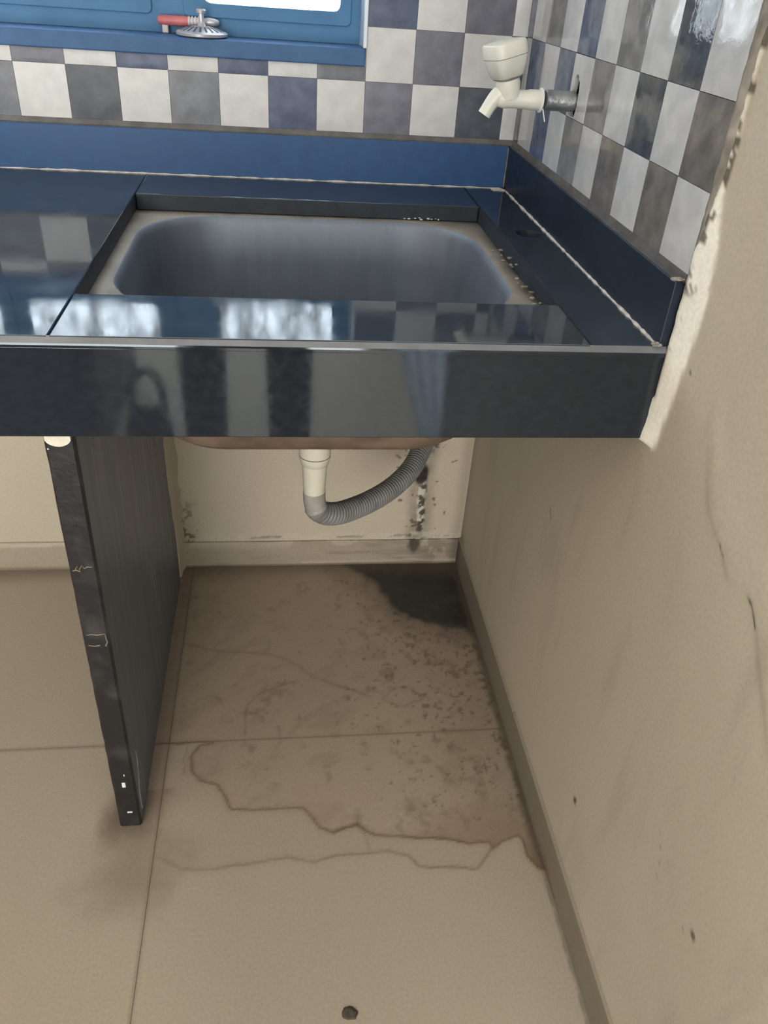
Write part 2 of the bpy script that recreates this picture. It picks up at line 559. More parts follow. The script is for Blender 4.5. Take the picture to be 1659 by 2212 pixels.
# ---- right wall
wr = tag(empty('wall_right'), kind='structure')
bm = bmesh.new()
box(bm, .012, .12, -1.50, .13, 0, 2.3)
build('masonry', bm, 'wall_white', wr)
XW = .0068
YE = -.6045        # front edge of the tiled area
def edge_y(z):
    """front border of the white cement patch beside the counter"""
    w = np.interp(z, [.60, .616, .66, .71, .765, .80, .835, .87, 1.0], [.014, .016, .024, .030, .031, .024, .012, .008, .007])
    return YE - w - .006 * (fbm(z * 0 + 3, z, 45, 41) - .5)
def col_right(y, z):
    n = fbm(y, z, 7, 51)
    c = PL * (0.99 + .06 * (n - .5))[..., None]
    # faint vertical rub marks under the counter
    c = c * (1 - .10 * ss(fbm(y * 3, z * .6, 9, 52), .55, .8) * (z < .6))[..., None]
    ed = edge_y(z)
    pat = ss(y - ed, 0, .0035) * (y < -.585) * (z > .612 + .006 * (fbm(y, z, 90, 42) - .5))
    c = mixc(c, (.82, .79, .71), pat * .97)
    sp = fbm(y, z, 90, 44, 3)
    band = np.abs(y - YE + .004)
    c = mixc(c, (.09, .075, .055), (ss(.0055 - band + .005 * (sp - .5), 0, .002)) * (z > .80) * (sp > .50) * .9)
    c = mixc(c, (.11, .09, .07), ss(.014 - np.hypot(y + .609, (z - .768)), 0, .006) * (sp > .47) * .8)
    c = mixc(c, (.12, .10, .075), ss(.010 - np.hypot(y + .607, (z - .724) * .5), 0, .004) * (sp > .48) * .7)
    c = mixc(c, (.14, .115, .085), ss(.010 - np.hypot(y + .607, (z - .83) * .4), 0, .004) * (sp > .5) * .7)
    # chips, specks and scratches
    for (a, b, r, k) in ((-.667, .161, .0042, .95), (-.669, .165, .0022, .9), (-.905, .304, .0045, .75), (-.829, .313, .0025, .35),
                         (-.835, .30, .002, .35), (-.822, .322, .002, .3), (-.838, .285, .002, .3), (-.893, .29, .002, .4), (-.64, .70, .002, .8)):
        c = mixc(c, (.035, .03, .022), ss(r * 1.3 - np.hypot(y - a, z - b), 0, r * .7) * k)
    c = mixc(c, (.12, .10, .07), ss(.0022 - dpoly(y, z, [(-.405, .406), (-.416, .392)]), 0, .002) * .8)
    c = mixc(c, (.62, .58, .49), ss(.008 - np.hypot(y + .518, z - .413), 0, .006) * (sp > .5) * .7)
    c = mixc(c, (.62, .58, .49), ss(.006 - np.hypot((y + .262) * 1.5, z - .345), 0, .005) * .7)
    c = mixc(c, (.04, .033, .025), ss(.0020 - dpoly(y, z, [(-.811, .598), (-.822, .594), (-.829, .585)]), 0, .0014) * .9)
    c = mixc(c, (.06, .05, .035), ss(.0016 - dpoly(y, z, [(-.760, .608), (-.768, .602)]), 0, .0012) * .8)
    # darker towards the back corner and just above the skirting
    c = mixc(c, (.21, .165, .115), ss(.05 - np.abs(y) + .03 * (n - .5), 0, .05) * (z < .60) * .30)
    c = mixc(c, (.10, .08, .06), ss(.05 - np.hypot(y, z - .05), 0, .05) * .6)
    c = mixc(c, (.25, .205, .15), ss(.10 - z, 0, .06) * ss(y, -.75, -.3) * .25)
    # dark depth painted in black behind the tile with the tap hole
    c = mixc(c, (.012, .012, .014), ((np.abs(y + .24) < .03) & (np.abs(z - .858) < .032)).astype(float))
    return c
def disp_right(y, z):
    ed = edge_y(z)
    w = np.clip((y - ed) / (YE + .004 - ed), 0, 1)
    lump = .0085 * w ** .8 * (y < -.58) * (z > .613) * (1 - ss(z, .80, .86) * .65)
    lump = lump * (.85 + .45 * (fbm(y, z, 55, 61) - .4))
    # old paint edge standing a little proud near the frame's right border
    line = [(-.70, .66), (-.726, .62), (-.756, .605), (-.782, .589), (-.81, .600), (-.826, .589), (-.85, .56), (-.88, .53), (-.92, .46)]
    pz = np.interp(-y, [.70, .726, .756, .782, .81, .826, .85, .88, .92, 1.3], [.66, .62, .606, .59, .598, .588, .562, .53, .46, .2])
    s = ss(z - pz, 0, .004) * (y < -.69) * .0009 * ss(-y, .69, .74) * ss(z, .50, .56)
    s = s + .0010 * ss(z, .50, .56) * ss(.035 - np.abs(z - pz - .02), 0, .035) * (y < -.69)
    inside_t = ((y > YE) & (z > .66)).astype(float) * .004
    return lump + s - inside_t + (fbm(y, z, 5, 66) - .5) * .0022
paint_grid('painted_plaster', lambda a, b, d: (XW - d, a, b), -1.30, .0, .0, .985, .0036, col_right, 'wall_paint', wr, disp_right)
def col_plain2(y, z):
    return PL * (1.0 + .06 * (fbm(y, z, 7, 51) - .5))[..., None]
paint_grid('painted_plaster', lambda a, b, d: (XW, a, b), -1.50, -1.30, .0, 2.3, .02, col_plain2, 'wall_paint', wr)
paint_grid('painted_plaster', lambda a, b, d: (XW, a, b), -1.30, YE, .985, 2.3, .02, col_plain2, 'wall_paint', wr)

# ---- floor
fl = tag(empty('floor'), kind='structure')
bx('grout_bed', (-2.2, 1.6, -3.4, .13, -.03, -.0009), 'grout', fl)
L1 = [(-.526, -.4205), (-.44, -.4215), (-.46, -.428), (-.471, -.447), (-.468, -.471), (-.455, -.488), (-.431, -.497), (-.419, -.518), (-.408, -.539), (-.364, -.541), (-.31, -.543), (-.301, -.557), (-.288, -.575), (-.272, -.585), (-.255, -.578), (-.24, -.573), (-.23, -.582), (-.216, -.59), (-.183, -.595), (-.142, -.601), (-.109, -.606), (-.09, -.614), (-.076, -.61), (-.061, -.612), (-.059, -.62), (-.047, -.613), (-.031, -.607), (-.021, -.603), (-.016, -.609), (-.016, -.634), (-.007, -.653), (.003, -.657)]
L2 = [(-.50, -.603), (-.468, -.623), (-.425, -.627), (-.402, -.623), (-.363, -.619), (-.332, -.615), (-.296, -.625), (-.268, -.616), (-.239, -.619), (-.202, -.616), (-.174, -.623), (-.164, -.639), (-.129, -.644), (-.086, -.648), (-.072, -.632), (-.059, -.62)]
L3 = [(-.394, -.412), (-.395, -.369), (-.391, -.348), (-.367, -.323), (-.316, -.303)]
L3b = [(-.502, -.209), (-.45, -.229), (-.363, -.24), (-.328, -.256), (-.288, -.297), (-.254, -.315), (-.199, -.344)]
L4 = [(-.18, -.352), (-.16, -.327), (-.13, -.328), (-.115, -.352), (-.145, -.367)]
L5 = [(-.240, -.573), (-.229, -.590), (-.226, -.612)]
L6 = [(-.476, -.43), (-.482, -.45), (-.478, -.475)]
DK = [(-.235, .01), (-.205, -.03), (-.172, -.062), (-.152, -.113), (-.115, -.165), (-.051, -.186), (.02, -.212), (.02, .01)]
WET = [(-.527, .01), (-.527, -.42)] + L1 + [(.02, -.657), (.02, .01)]
WET2 = [(-.50, -.603)] + L2 + L1[::-1][7:]
FLC = np.array([.43, .370, .293])
def col_floor(x, y):
    n = fbm(x, y, 6, 71)
    c = FLC * (1 + .06 * (n - .5))[..., None]
    wx = x + .006 * (fbm(x, y, 45, 72) - .5)
    wy = y + .006 * (fbm(x, y, 45, 73) - .5)
    sp = fbm(x, y, 120, 74, 3)
    wet = inside(wx, wy, WET).astype(float)
    wet2 = inside(wx, wy, WET2).astype(float)
    c = mixc(c, (.37, .285, .205), wet * (.42 + .35 * (fbm(x, y, 11, 75) - .5)))
    c = mixc(c, (.39, .31, .235), wet2 * .3)
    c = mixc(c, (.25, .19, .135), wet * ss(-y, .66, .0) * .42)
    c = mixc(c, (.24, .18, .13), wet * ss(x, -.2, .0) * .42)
    streak = fbm(x * .8 + y * .5, y * 1.6 - x, 22, 76, 4)
    c = mixc(c, (.26, .205, .155), wet * ss(streak, .52, .74) * .34)
    # dark specks
    dens = ss(x, -.30, .0) * ss(y, -.68, -.25)
    c = mixc(c, (.10, .08, .058), ss(sp + .15 * dens, .73, .83) * wet * .6 * ss(dens, 0, .15))
    sp2 = fbm(x, y, 55, 79, 4)
    c = mixc(c, (.17, .135, .10), ss(sp2 + .12 * dens, .62, .85) * wet * .5)
    # tide lines
    for P_, w, k in ((L1, .0020, .88), (L2, .0018, .48), (L3, .0016, .33), (L3b, .0030, .30), (L4 + [L4[0]], .0018, .28), (L5, .0016, .3), (L6, .0014, .35)):
        dl = dpoly(wx, wy, P_)
        brk = .55 + .75 * (fbm(x, y, 16, 77) - .25)
        c = mixc(c, (.10, .062, .038), np.clip(ss(w * 1.7 - dl, 0, w * 1.5) * k * brk * (1 + .5 * ss(x, -.28, -.05)), 0, 1))
        c = mixc(c, (.22, .16, .11), np.clip(ss(.013 - dl, 0, .013) * k * .22, 0, 1))
    # rust brown wash at the right end of the tide line
    c = mixc(c, (.16, .095, .06), ss(.035 - np.hypot((x + .0), (y + .645) * .8), 0, .03) * .6 * wet)
    c = mixc(c, (.26, .185, .13), ss(.06 - np.hypot((x + .05) * .35, y + .60), 0, .05) * wet * .45)
    # black damp patch in the far corner
    e = .03 * (fbm(x, y, 14, 80) - .5) + .018 * (fbm(x, y, 60, 81) - .5)
    ins = inside(x, y, DK)
    d = dpoly(x, y, DK, True) * np.where(ins, 1, -1)
    blk = ss(d + e, -.012, .014)
    c = mixc(c, (.020, .020, .019), blk * .96)
    c = mixc(c, (.055, .055, .052), blk * ss(fbm(x, y, 38, 82), .52, .72) * .55)
    c = mixc(c, (.11, .085, .06), ss(d, -.06, .0) * (1 - blk) * .45 * (.5 + fbm(x, y, 40, 83)))
    # brown along the back wall, grime along the right wall and the panel
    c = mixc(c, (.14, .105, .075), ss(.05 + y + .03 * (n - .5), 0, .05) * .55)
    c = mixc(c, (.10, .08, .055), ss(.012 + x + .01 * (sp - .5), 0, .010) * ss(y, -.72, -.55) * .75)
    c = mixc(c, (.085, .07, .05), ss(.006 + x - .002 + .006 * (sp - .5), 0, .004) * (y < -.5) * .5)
    px = np.maximum(np.abs(x + .539) - .0145, 0)
    py = np.maximum(-.556 - y, 0)
    dp = np.hypot(px, py)
    c = mixc(c, (.13, .10, .073), ss(.035 - dp + .045 * (fbm(x, y, 26, 84) - .5), 0, .04) * np.where(y < -.50, .8, .35))
    c = mixc(c, (.17, .135, .10), ss(.10 - np.hypot(x + .53, (y + .60) * .9) + .08 * (fbm(x, y, 20, 85) - .5), 0, .09) * .5)
    c = mixc(c, (.30, .20, .17), ss(.016 - np.abs(x + .515), 0, .014) * (y > -.55) * .35)
    # tracked-in dust along the joints
    jd = np.minimum(np.abs(y + .42), np.abs(x + .505))
    c = mixc(c, (.17, .135, .10), ss(.004 - jd, 0, .003) * .45)
    return c
G = .0003
xs = [(-1.02 + G, -.505 - G, .0052), (-.505 + G, .0045, .0029)]
ys = [(-.42 + G, .0035, 0), (-.936 + G, -.42 - G, 0)]
for (x0, x1, st) in xs:
    for (y0, y1, _) in ys:
        paint_grid('floor_tile', lambda a, b, d: (a, b, d), x0, x1, y0, y1, st, col_floor, 'floor_paint', fl, skirt=(0, 0, -.0012))
for i in range(-3, 2):
    for j in range(-6, 0):
        x0, y0 = -.505 + .516 * i, -.936 + .516 * (j + 1)
        if i in (-1, 0) and j in (-1,): continue
        if y0 > -.5: continue
        bx('floor_tile', (x0 + G, min(x0 + .516 - G, 1.5), y0 - .516 + G if False else y0 - .516 + G, y0 - G, -.0022, 0), 'floor_plain', fl)
for i in (-3, -2):
    x0 = -.505 + .516 * i
    for (y0, y1, _) in ys:
        bx('floor_tile', (x0 + G, x0 + .516 - G, y0, y1, -.0022, 0), 'floor_plain', fl)

# ---- skirting
bbk = tag(empty('baseboard_back'), kind='structure')
SK = np.array([.36, .31, .24])
def col_skb(x, z):
    c = SK * (1 + .14 * (fbm(x, z * 4, 14, 91) - .5))[..., None]
    c = mixc(c, (.50, .45, .36), ss(z, .034 + .02 * 0, .056) * (fbm(x, z * 2, 17, 92) > .47) * (x > -.55) * .65)
    c = mixc(c, (.20, .16, .115), ss(fbm(x * .4, z * 3, 22, 93), .55, .75) * .5)
    c = mixc(c, (.04, .03, .022), ss(.016 - np.hypot(x + .084, (z - .05) * .55) + .012 * (fbm(x, z, 80, 94) - .5), 0, .01) * .85)
    c = mixc(c, (.10, .075, .05), ss(.06 - np.abs(x + .04), 0, .06) * .45 * (fbm(x, z, 40, 95) > .42))
    c = mixc(c, (.07, .055, .04), ss(.02 + x, 0, .02) * .65)
    c = mixc(c, (.50, .44, .33), ss(.004 - np.abs(z - .008 - .004 * ss(.03 - np.abs(x + .09), 0, .03)), 0, .003) * (x > -.3) * .5)
    c = mixc(c, (.09, .07, .05), ss(.006 - z, 0, .004) * .7)
    return c
def disp_skb(x, z):
    return .0005 * (fbm(x, z, 30, 96) - .5) + ss(z, .0595, .052) * 0
paint_grid('skirting_tile', lambda a, b, d: (a, -.0005 - d, b), -.525, .0025, .0, .058, .0026, col_skb, 'base_paint', bbk, disp_skb, skirt=(0, .005, 0))
def col_skb2(x, z):
    c = SK * (1 + .10 * (fbm(x, z * 4, 14, 91) - .5))[..., None]
    c = mixc(c, (.52, .47, .38), ss(z - .050 - .010 * (fbm(x, x * 0, 18, 97) - .5), 0, .004) * .7)
    return mixc(c, (.12, .09, .065), ss(.010 - z, 0, .008) * .6)
paint_grid('skirting_tile', lambda a, b, d: (a, -.0005 - d, b), -1.10, -.553, .0, .062, .004, col_skb2, 'base_paint', bbk, skirt=(0, .005, 0))
bx('skirting_tile', (-2.2, -1.102, -.0005, .008, 0, .06), 'skirting', bbk, bev=.0015)
bbr = tag(empty('baseboard_right'), kind='structure')
def col_skr(y, z):
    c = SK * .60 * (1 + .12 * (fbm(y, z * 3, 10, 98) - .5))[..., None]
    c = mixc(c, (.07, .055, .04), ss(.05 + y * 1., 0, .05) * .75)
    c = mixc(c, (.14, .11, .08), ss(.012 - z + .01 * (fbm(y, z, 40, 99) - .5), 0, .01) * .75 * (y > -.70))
    c = mixc(c, (.15, .10, .065), ss(.03 - np.hypot(y + .655, z), 0, .03) * .7)
    c = mixc(c, (.42, .37, .29), ss(z - .058 - .003 * (fbm(y, y * 0, 60, 100) - .5), 0, .001) * .6)
    return c
seams = [(-.44, -.0005), (-.88, -.4412), (-1.32, -.8812)]
for y0, y1 in seams:
    paint_grid('skirting_tile', lambda a, b, d: (.0025 - d, a, b), y0, y1, .0, .060, .0035, col_skr, 'base_paint', bbr, skirt=(.006, 0, 0))
bx('skirting_tile', (.0025, .012, -1.50, -1.322, 0, .06), 'skirting', bbr)

# ---- rest of the room shell
bx('ceiling', (-2.2, 1.6, -3.4, .13, 2.3, 2.36), 'wall_white', kind='structure')
bx('wall_left', (-2.3, -2.2, -3.4, .13, 0, 2.3), 'wall_white', kind='structure')
bm = bmesh.new()
box(bm, -2.2, 1.6, -3.5, -3.4, 0, 2.3)
build('wall_front', bm, 'wall_white', kind='structure')
bx('wall_side', (1.5, 1.6, -3.4, -1.50, 0, 2.3), 'wall_white', kind='structure')
bx('wall_return', (.12, 1.6, -1.50, -1.40, 0, 2.3), 'wall_white', kind='structure')

# ---- wall tiles (75 mm pillowed squares, checkered)
PT = .0645
tile_cache = {}
def tile_mesh(w, h, m, side):
    key = (round(w, 4), round(h, 4), m, side)
    if key in tile_cache: return tile_cache[key]
    g = .00025
    bm = bmesh.new()
    n = 5
    ts = [0, .09, .32, .68, .91, 1]
    grid = []
    for j in range(6):
        row = []
        for i in range(6):
            u, v = ts[i], ts[j]
            d = .0008 * (1 - abs(2 * u - 1) ** 4) * (1 - abs(2 * v - 1) ** 4)
            a, b = g + u * (w - 2 * g), g + v * (h - 2 * g)
            row.append(bm.verts.new((a, -d, b) if side == 'back' else (-d, -a, b)))
        grid.append(row)
    for j in range(5):
        for i in range(5):
            bm.faces.new((grid[j][i], grid[j][i + 1], grid[j + 1][i + 1], grid[j + 1][i]))
    es = [e for e in bm.edges if e.is_boundary]
    r = bmesh.ops.extrude_edge_only(bm, edges=es)
    for v in [q for q in r['geom'] if isinstance(q, bmesh.types.BMVert)]:
        v.co += Vector((0, .003, 0) if side == 'back' else (.0045, 0, 0))
    for v in bm.verts: v.co *= K
    bmesh.ops.recalc_face_normals(bm, faces=bm.faces)
    me = bpy.data.meshes.new('tile')
    bm.to_mesh(me); bm.free()
    me.materials.append(MT[m])
    me.polygons.foreach_set('use_smooth', [True] * len(me.polygons))
    me.set_sharp_from_angle(angle=math.radians(40))
    tile_cache[key] = me
    return me
rowz = [.772, .8365, .901, .9655, 1.03, 1.0945]
DARKB = {(0, 1): 'slate', (0, 3): 'purple', (0, 5): 'blue', (0, 7): 'grey', (0, 9): 'slate', (0, 11): 'grey',
         (1, 0): 'slate', (1, 2): 'purple', (1, 4): 'grey', (1, 6): 'blue', (1, 8): 'blue', (1, 10): 'purple',
         (2, 1): 'purple', (2, 3): 'blue'}
DARKR = {(0, 0): 'slate', (0, 2): 'blue', (0, 4): 'grey', (0, 6): 'brown', (0, 8): 'brown',
         (1, 1): 'blue', (1, 3): 'blue', (1, 5): 'grey', (1, 7): 'slate', (1, 9): 'brown',
         (2, 0): 'blue', (2, 2): 'grey', (2, 4): 'blue', (2, 6): 'grey', (2, 8): 'slate'}
rng = random.Random(4)
def kind_of(tab, r, c, par):
    if (r + c) % 2 != par: return 'tile_white'
    return 'tile_' + tab.get((r, c), rng.choice(['slate', 'grey', 'blue', 'purple']))
# back wall: column 0 is the cut piece in the corner
for r in range(5):
    z0, z1 = rowz[r], rowz[r + 1]
    for c in range(0, 17):
        x1 = -.0005 if c == 0 else -.0215 - (c - 1) * .0657
        x0 = -.0215 if c == 0 else x1 - .0657
        zz1 = z1
        if x1 < WX1 + .02:
            if r >= 2: continue
            if r == 1: zz1 = .8545
        kd = 'dull_' + kind_of(DARKB, r, c, 1)
        link('tile', tile_mesh(x1 - x0, zz1 - z0, kd, 'back'), wb, (x0, .0003, z0))
# right wall: column 0 is the cut piece in the corner
for r in range(5):
    z0, z1 = rowz[r], rowz[r + 1]
    for c in range(0, 10):
        y1 = -.0005 if c == 0 else -.025 - (c - 1) * .0647
        y0 = -.025 if c == 0 else y1 - .0647
        if c == 9: y0 = YE
        kd = kind_of(DARKR, r, c, 0)
        if r == 1 and c == 4:
            bm = bmesh.new()
            g = .0005
            hole = [(.0085, .003), (.0170, .0010), (.0295, .002), (.0330, .014), (.0325, .030), (.0300, .0375), (.0260, .0395), (.0235, .0435), (.0165, .0440), (.0120, .040), (.0090, .024), (.0080, .012)]
            hole = [(y1 - a, z0 + b + .0005) for a, b in hole]
            plate(bm, [(y1 - g, z0 + g), (y0 + g, z0 + g), (y0 + g, z1 - g), (y1 - g, z1 - g)], [hole],
                  lambda a, b, d: (-.0012 + d, a, b), .0055)
            build('tile', bm, kd, wr)
            continue
        link('tile', tile_mesh(y1 - y0, z1 - z0, kd, 'right'), wr, (-.0005, y1, z0))
# grimy adhesive edge where the tiling stops
bm = bmesh.new()
n = 60
prev = None
for i in range(n + 1):
    z = .766 + (1.0945 - .766) * i / n
    w = .0016 + .0014 * rng.random()
    vs = [bm.verts.new(p) for p in ((.0055, YE + .003, z), (-.0004 - .0005 * rng.random(), YE + .0004, z), (.0005, YE - w, z), (.0075, YE - w - .0006, z))]
    if prev:
        for k in range(3): bm.faces.new((prev[k], prev[k + 1], vs[k + 1], vs[k]))
    prev = vs
build('tile_edge', bm, 'adhesive', wr, smooth=True)
bx('grout_line', (-1.7, .0, -.0006, .0034, .7645, .7722), 'granite_dust', wb)
bx('grout_line', (-.0006, .0062, YE + .002, -.0006, .7645, .7722), 'granite_dust', wr)
# ---- window
w1 = tag(empty('window_1', (-.6, .05, .855)), kind='structure')
bm = bmesh.new()
box(bm, WX0, WX1 - .001, -.0065, .072, .8545, .8752, .0016)
build('sill', bm, 'sill_hazed', w1)
sashes = [(-.462, -.2365, -.4355, -.2505, .9115), (-.754, -.503, -.733, -.5315, .9175), (-1.01, -.757, -.985, -.776, .9175)]
PW = lambda a, b, d: (a, .058 + d, b)
bm = bmesh.new()
holes = [rrect(a + .004, b - .004, .902, 1.66, .006, 3)[::1] for a, b, *_ in sashes]
plate(bm, [(WX0, .8755), (WX1 - .004, .8755), (WX1 - .004, WZ1), (WX0, WZ1)], holes, PW, .022)
build('frame', bm, 'frame_hazed', w1)
for a, b, ha, hb, hz in sashes:
    bm = bmesh.new()
    plate(bm, rrect(a, b, .896, 1.666, .007, 4), [rrect(ha, hb, hz, 1.64, .010, 5)], lambda p, q, d: (p, .0545 + d, q), .0032)
    es = [e for e in bm.edges if e.is_boundary is False and abs(e.verts[0].co.y - .0545) < 1e-6 and abs(e.verts[1].co.y - .0545) < 1e-6 and e.calc_face_angle(0) > 1]
    bmesh.ops.bevel(bm, geom=es, offset=.0013, segments=2, affect='EDGES', profile=.5)
    so = build('sash_frame', bm, 'frame_hazed', w1)
    bm = bmesh.new()
    # rolled lip that holds the pane
    loop = [Vector((p, .0565, q)) for p, q in rrect(ha - .0005, hb + .0005, hz - .0005, 1.6405, .0105, 5)]
    sweep(bm, loop + [loop[0]], lambda i, s: .0016, 6, False)
    build('pane_bead', bm, 'frame_hazed', so, smooth=True)
    bx('pane', (ha - .003, hb + .003, .0605, .0625, hz - .003, 1.643), 'glass', so)
bx('jamb', (WX1 - .0042, WX1 + .0012, -.0035, .058, .8756, WZ1), 'jamb_white', w1, bev=.0012)
bx('jamb', (WX0 - .001, WX0 + .003, -.0035, .058, .8756, WZ1), 'jamb_white', w1, bev=.0012)
bx('lintel', (WX0, WX1, .0, .058, WZ1 - .004, WZ1), 'jamb_white', w1)

# ================================================================== COUNTER
ct = tag(empty('kitchen_counter', (-.5, -.3, 0)), 'black granite kitchen worktop with a deep front apron, cut out for the sink', 'counter')
CX0 = -1.7
CU = (-.519, -.069, -.500, -.122)   # cut-out
s_ = .0004
zb, zt = H - TB, H
slabs_ = []
slabs_ += [bx('slab', (CX0, -.5205 - s_, FR, -.004, zb, zt), 'granite_top', ct, bev=.0012)]
slabs_ += [bx('slab', (-.5205 + s_, -.0675 - s_, FR, CU[2], zb, zt), 'granite_top', ct, bev=.0012)]
slabs_ += [bx('slab', (-.5205 + s_, -.0675 - s_, CU[3], -.004, zb, zt), 'granite_top', ct, bev=.0012)]
bm = bmesh.new()
hc = (-.0305, -.248)
plate(bm, [(-.0675 + s_, FR), (.001, FR), (.001, -.004), (-.0675 + s_, -.004)],
      [[(hc[0] + .0165 * math.cos(2 * math.pi * i / 32), hc[1] + .0165 * math.sin(2 * math.pi * i / 32)) for i in range(32)]],
      lambda a, b, d: (a, b, zt - d), TB)
es = [e for e in bm.edges if e.calc_face_angle(0) > 1 and abs(e.verts[0].co.z - zt) < 1e-6 and abs(e.verts[1].co.z - zt) < 1e-6]
bmesh.ops.bevel(bm, geom=es, offset=.0009, segments=2, affect='EDGES')
slabs_ += [build('slab', bm, 'granite_top', ct)]
slabs_[-1]['label'] = 'narrow granite strip with a round tap hole'
for o_ in slabs_:
    o_.data.materials.append(MT['granite_cut'])
    for p_ in o_.data.polygons:
        if abs(p_.normal.z) < .3: p_.material_index = 1
# polished front nosing and the apron below it
bm = bmesh.new()
prof = [(FR + .0012, zt + .0001), (FR - .0042, zt - .0044), (FR - .0046, zt - .0060), (FR - .0046, zt - .0082), (FR - .001, zt - .0095), (FR + .0012, zt - .0095)]
rows = []
for x in (CX0, .001):
    rows.append([bm.verts.new((x, a, b)) for a, b in prof])
for i in range(len(prof) - 1):
    bm.faces.new((rows[0][i], rows[0][i + 1], rows[1][i + 1], rows[1][i]))
bm.faces.new(rows[0]); bm.faces.new(rows[1][::-1])
no = build('nosing', bm, 'granite', ct, mats=['granite', 'granite_chamfer'])
for p_ in no.data.polygons:
    if p_.normal.z > .4 and abs(p_.normal.x) < .5: p_.material_index = 1
bx('apron', (CX0, .001, FR - .0015, FR + .018, AP, zt - .009), 'granite', ct, bev=.0008)
# white scale along the cut edges of the sink opening
def crumbs(name, pts, parent, m='crumb', r=(.0012, .0028), seed=1):
    rg = random.Random(seed)
    bm = bmesh.new()
    for p in pts:
        q = bmesh.ops.create_icosphere(bm, subdivisions=1, radius=rg.uniform(*r))
        for v in q['verts']:
            v.co = Vector((v.co.x * rg.uniform(.8, 1.5), v.co.y * rg.uniform(.7, 1.2), v.co.z * .55)) * rg.uniform(.8, 1.2) + Vector(p)
    return build(name, bm, m, parent, smooth=False)

# ---- backsplash pieces
sb = tag(empty('backsplash', (-.6, 0, H)), 'long haze-tinted granite backsplash strip below the window wall tiles', 'backsplash')
bx('slab', (CX0, T0 - .0002, T0, .003, H + .0004, BS), 'granite_hazed', sb, bev=.0012)
bx('ledge_dust', (CX0, -.001, T0 + .0012, .0005, BS + .0001, BS + .0006), 'granite_dust', sb)
sr = tag(empty('backsplash', (-.005, -.3, H)), 'dark navy granite backsplash strip along the right wall under the tap', 'backsplash')
bm = bmesh.new()
box(bm, T0, .005, FR + .0005, -.004, H + .0004, BS, .0012)
build('slab', bm, 'granite_navy', sr)
bx('ledge_dust', (T0 + .0012, .0005, FR + .004, -.009, BS + .0001, BS + .0006), 'granite_dust', sr)
def bead(name, p0, p1, r, parent, m, n, amp, seed, off=(0, 0, 0)):
    rg = random.Random(seed)
    P0, P1 = Vector(p0), Vector(p1)
    pts = [P0.lerp(P1, i / n) for i in range(n + 1)]
    rr = [r * (1 + amp * (rg.random() - .5) * 2) for _ in pts]
    bm = bmesh.new()
    sweep(bm, pts, lambda i, s: rr[i], 6)
    return build(name, bm, m, parent, smooth=True)
bead('grout_line', (CX0, T0 - .0004, H + .0003), (-.012, T0 - .0004, H + .0003), .0013, sb, 'grout_white', 150, .65, 3)
bead('grout_line', (T0 - .0004, -.02, H + .0003), (T0 - .0004, FR + .002, H + .0003), .0016, sr, 'grout_white', 90, .55, 4)
bead('grout_line', (T0 - .0002, T0 - .0002, H + .002), (T0 - .0002, T0 - .0002, BS - .002), .0011, sr, 'grout', 16, .5, 5)
crumbs('mortar_crumb', [(-.010 - rng.random() * .016, -.0106 - rng.random() * .012, H + .0006) for _ in range(26)], sb, 'grout_white', (.0012, .003), 8)['kind'] = 'stuff'
crumbs('mortar_crumb', [(-.004 - rng.random() * .008, FR + .004 - rng.random() * .006, H + .001 + rng.random() * .002) for _ in range(18)], sr, 'adhesive', (.0015, .003), 9)['kind'] = 'stuff'
crumbs('mortar_crumb', [(-.002 - rng.random() * .008, FR + .002 - rng.random() * .005, BS + .001 + rng.random() * .002) for _ in range(16)], sr, 'adhesive', (.0015, .0028), 10)['kind'] = 'stuff'

# ---- sink
sk = tag(empty('kitchen_sink', (-.295, -.31, .53)), 'single-bowl dull stainless steel sink with a dusty rim, set below the black worktop', 'sink')
zr = zb - .0004
ox0, ox1, oy0, oy1 = -.5065, -.0865, -.484, -.132
bm = bmesh.new()
N8 = 12
secs = [(-.026, 0, .004), (0.0, 0, .100), (.0012, -.0008, .0985), (.0035, -.0035, .0965), (.0055, -.009, .095), (.010, -.06, .090), (.014, -.115, .088),
        (.020, -.143, .084), (.027, -.160, .080), (.038, -.1705, .074), (.056, -.1765, .062), (.09, -.178, .04), (.150, -.180, .016)]
loops = []
for ins, dz, r in secs:
    x0, x1, y0, y1 = ox0 + ins, ox1 - ins, oy0 + ins, oy1 - ins
    if ins > .14:
        cx, cy = (ox0 + ox1) / 2, -.31
        x0, x1, y0, y1 = cx - .025, cx + .025, cy - .025, cy + .025
        r = .0249
    loops.append([bm.verts.new((a, b, zr + dz)) for a, b in rrect(x0, x1, y0, y1, r, N8)])
fi = 0
for a, b in zip(loops, loops[1:]):
    for i in range(len(a)):
        f = bm.faces.new((a[i], a[(i + 1) % len(a)], b[(i + 1) % len(a)], b[i]))
        f.material_index = 1 if fi == 0 else 0
    fi += 1
snk = build('bowl', bm, 'steel', sk, smooth=math.radians(60), mats=['steel', 'steel_rim', 'rusty', 'rusty'])
md = snk.modifiers.new('sheet', 'SOLIDIFY')
md.thickness = .0012
md.offset = -1
md.material_offset = 2
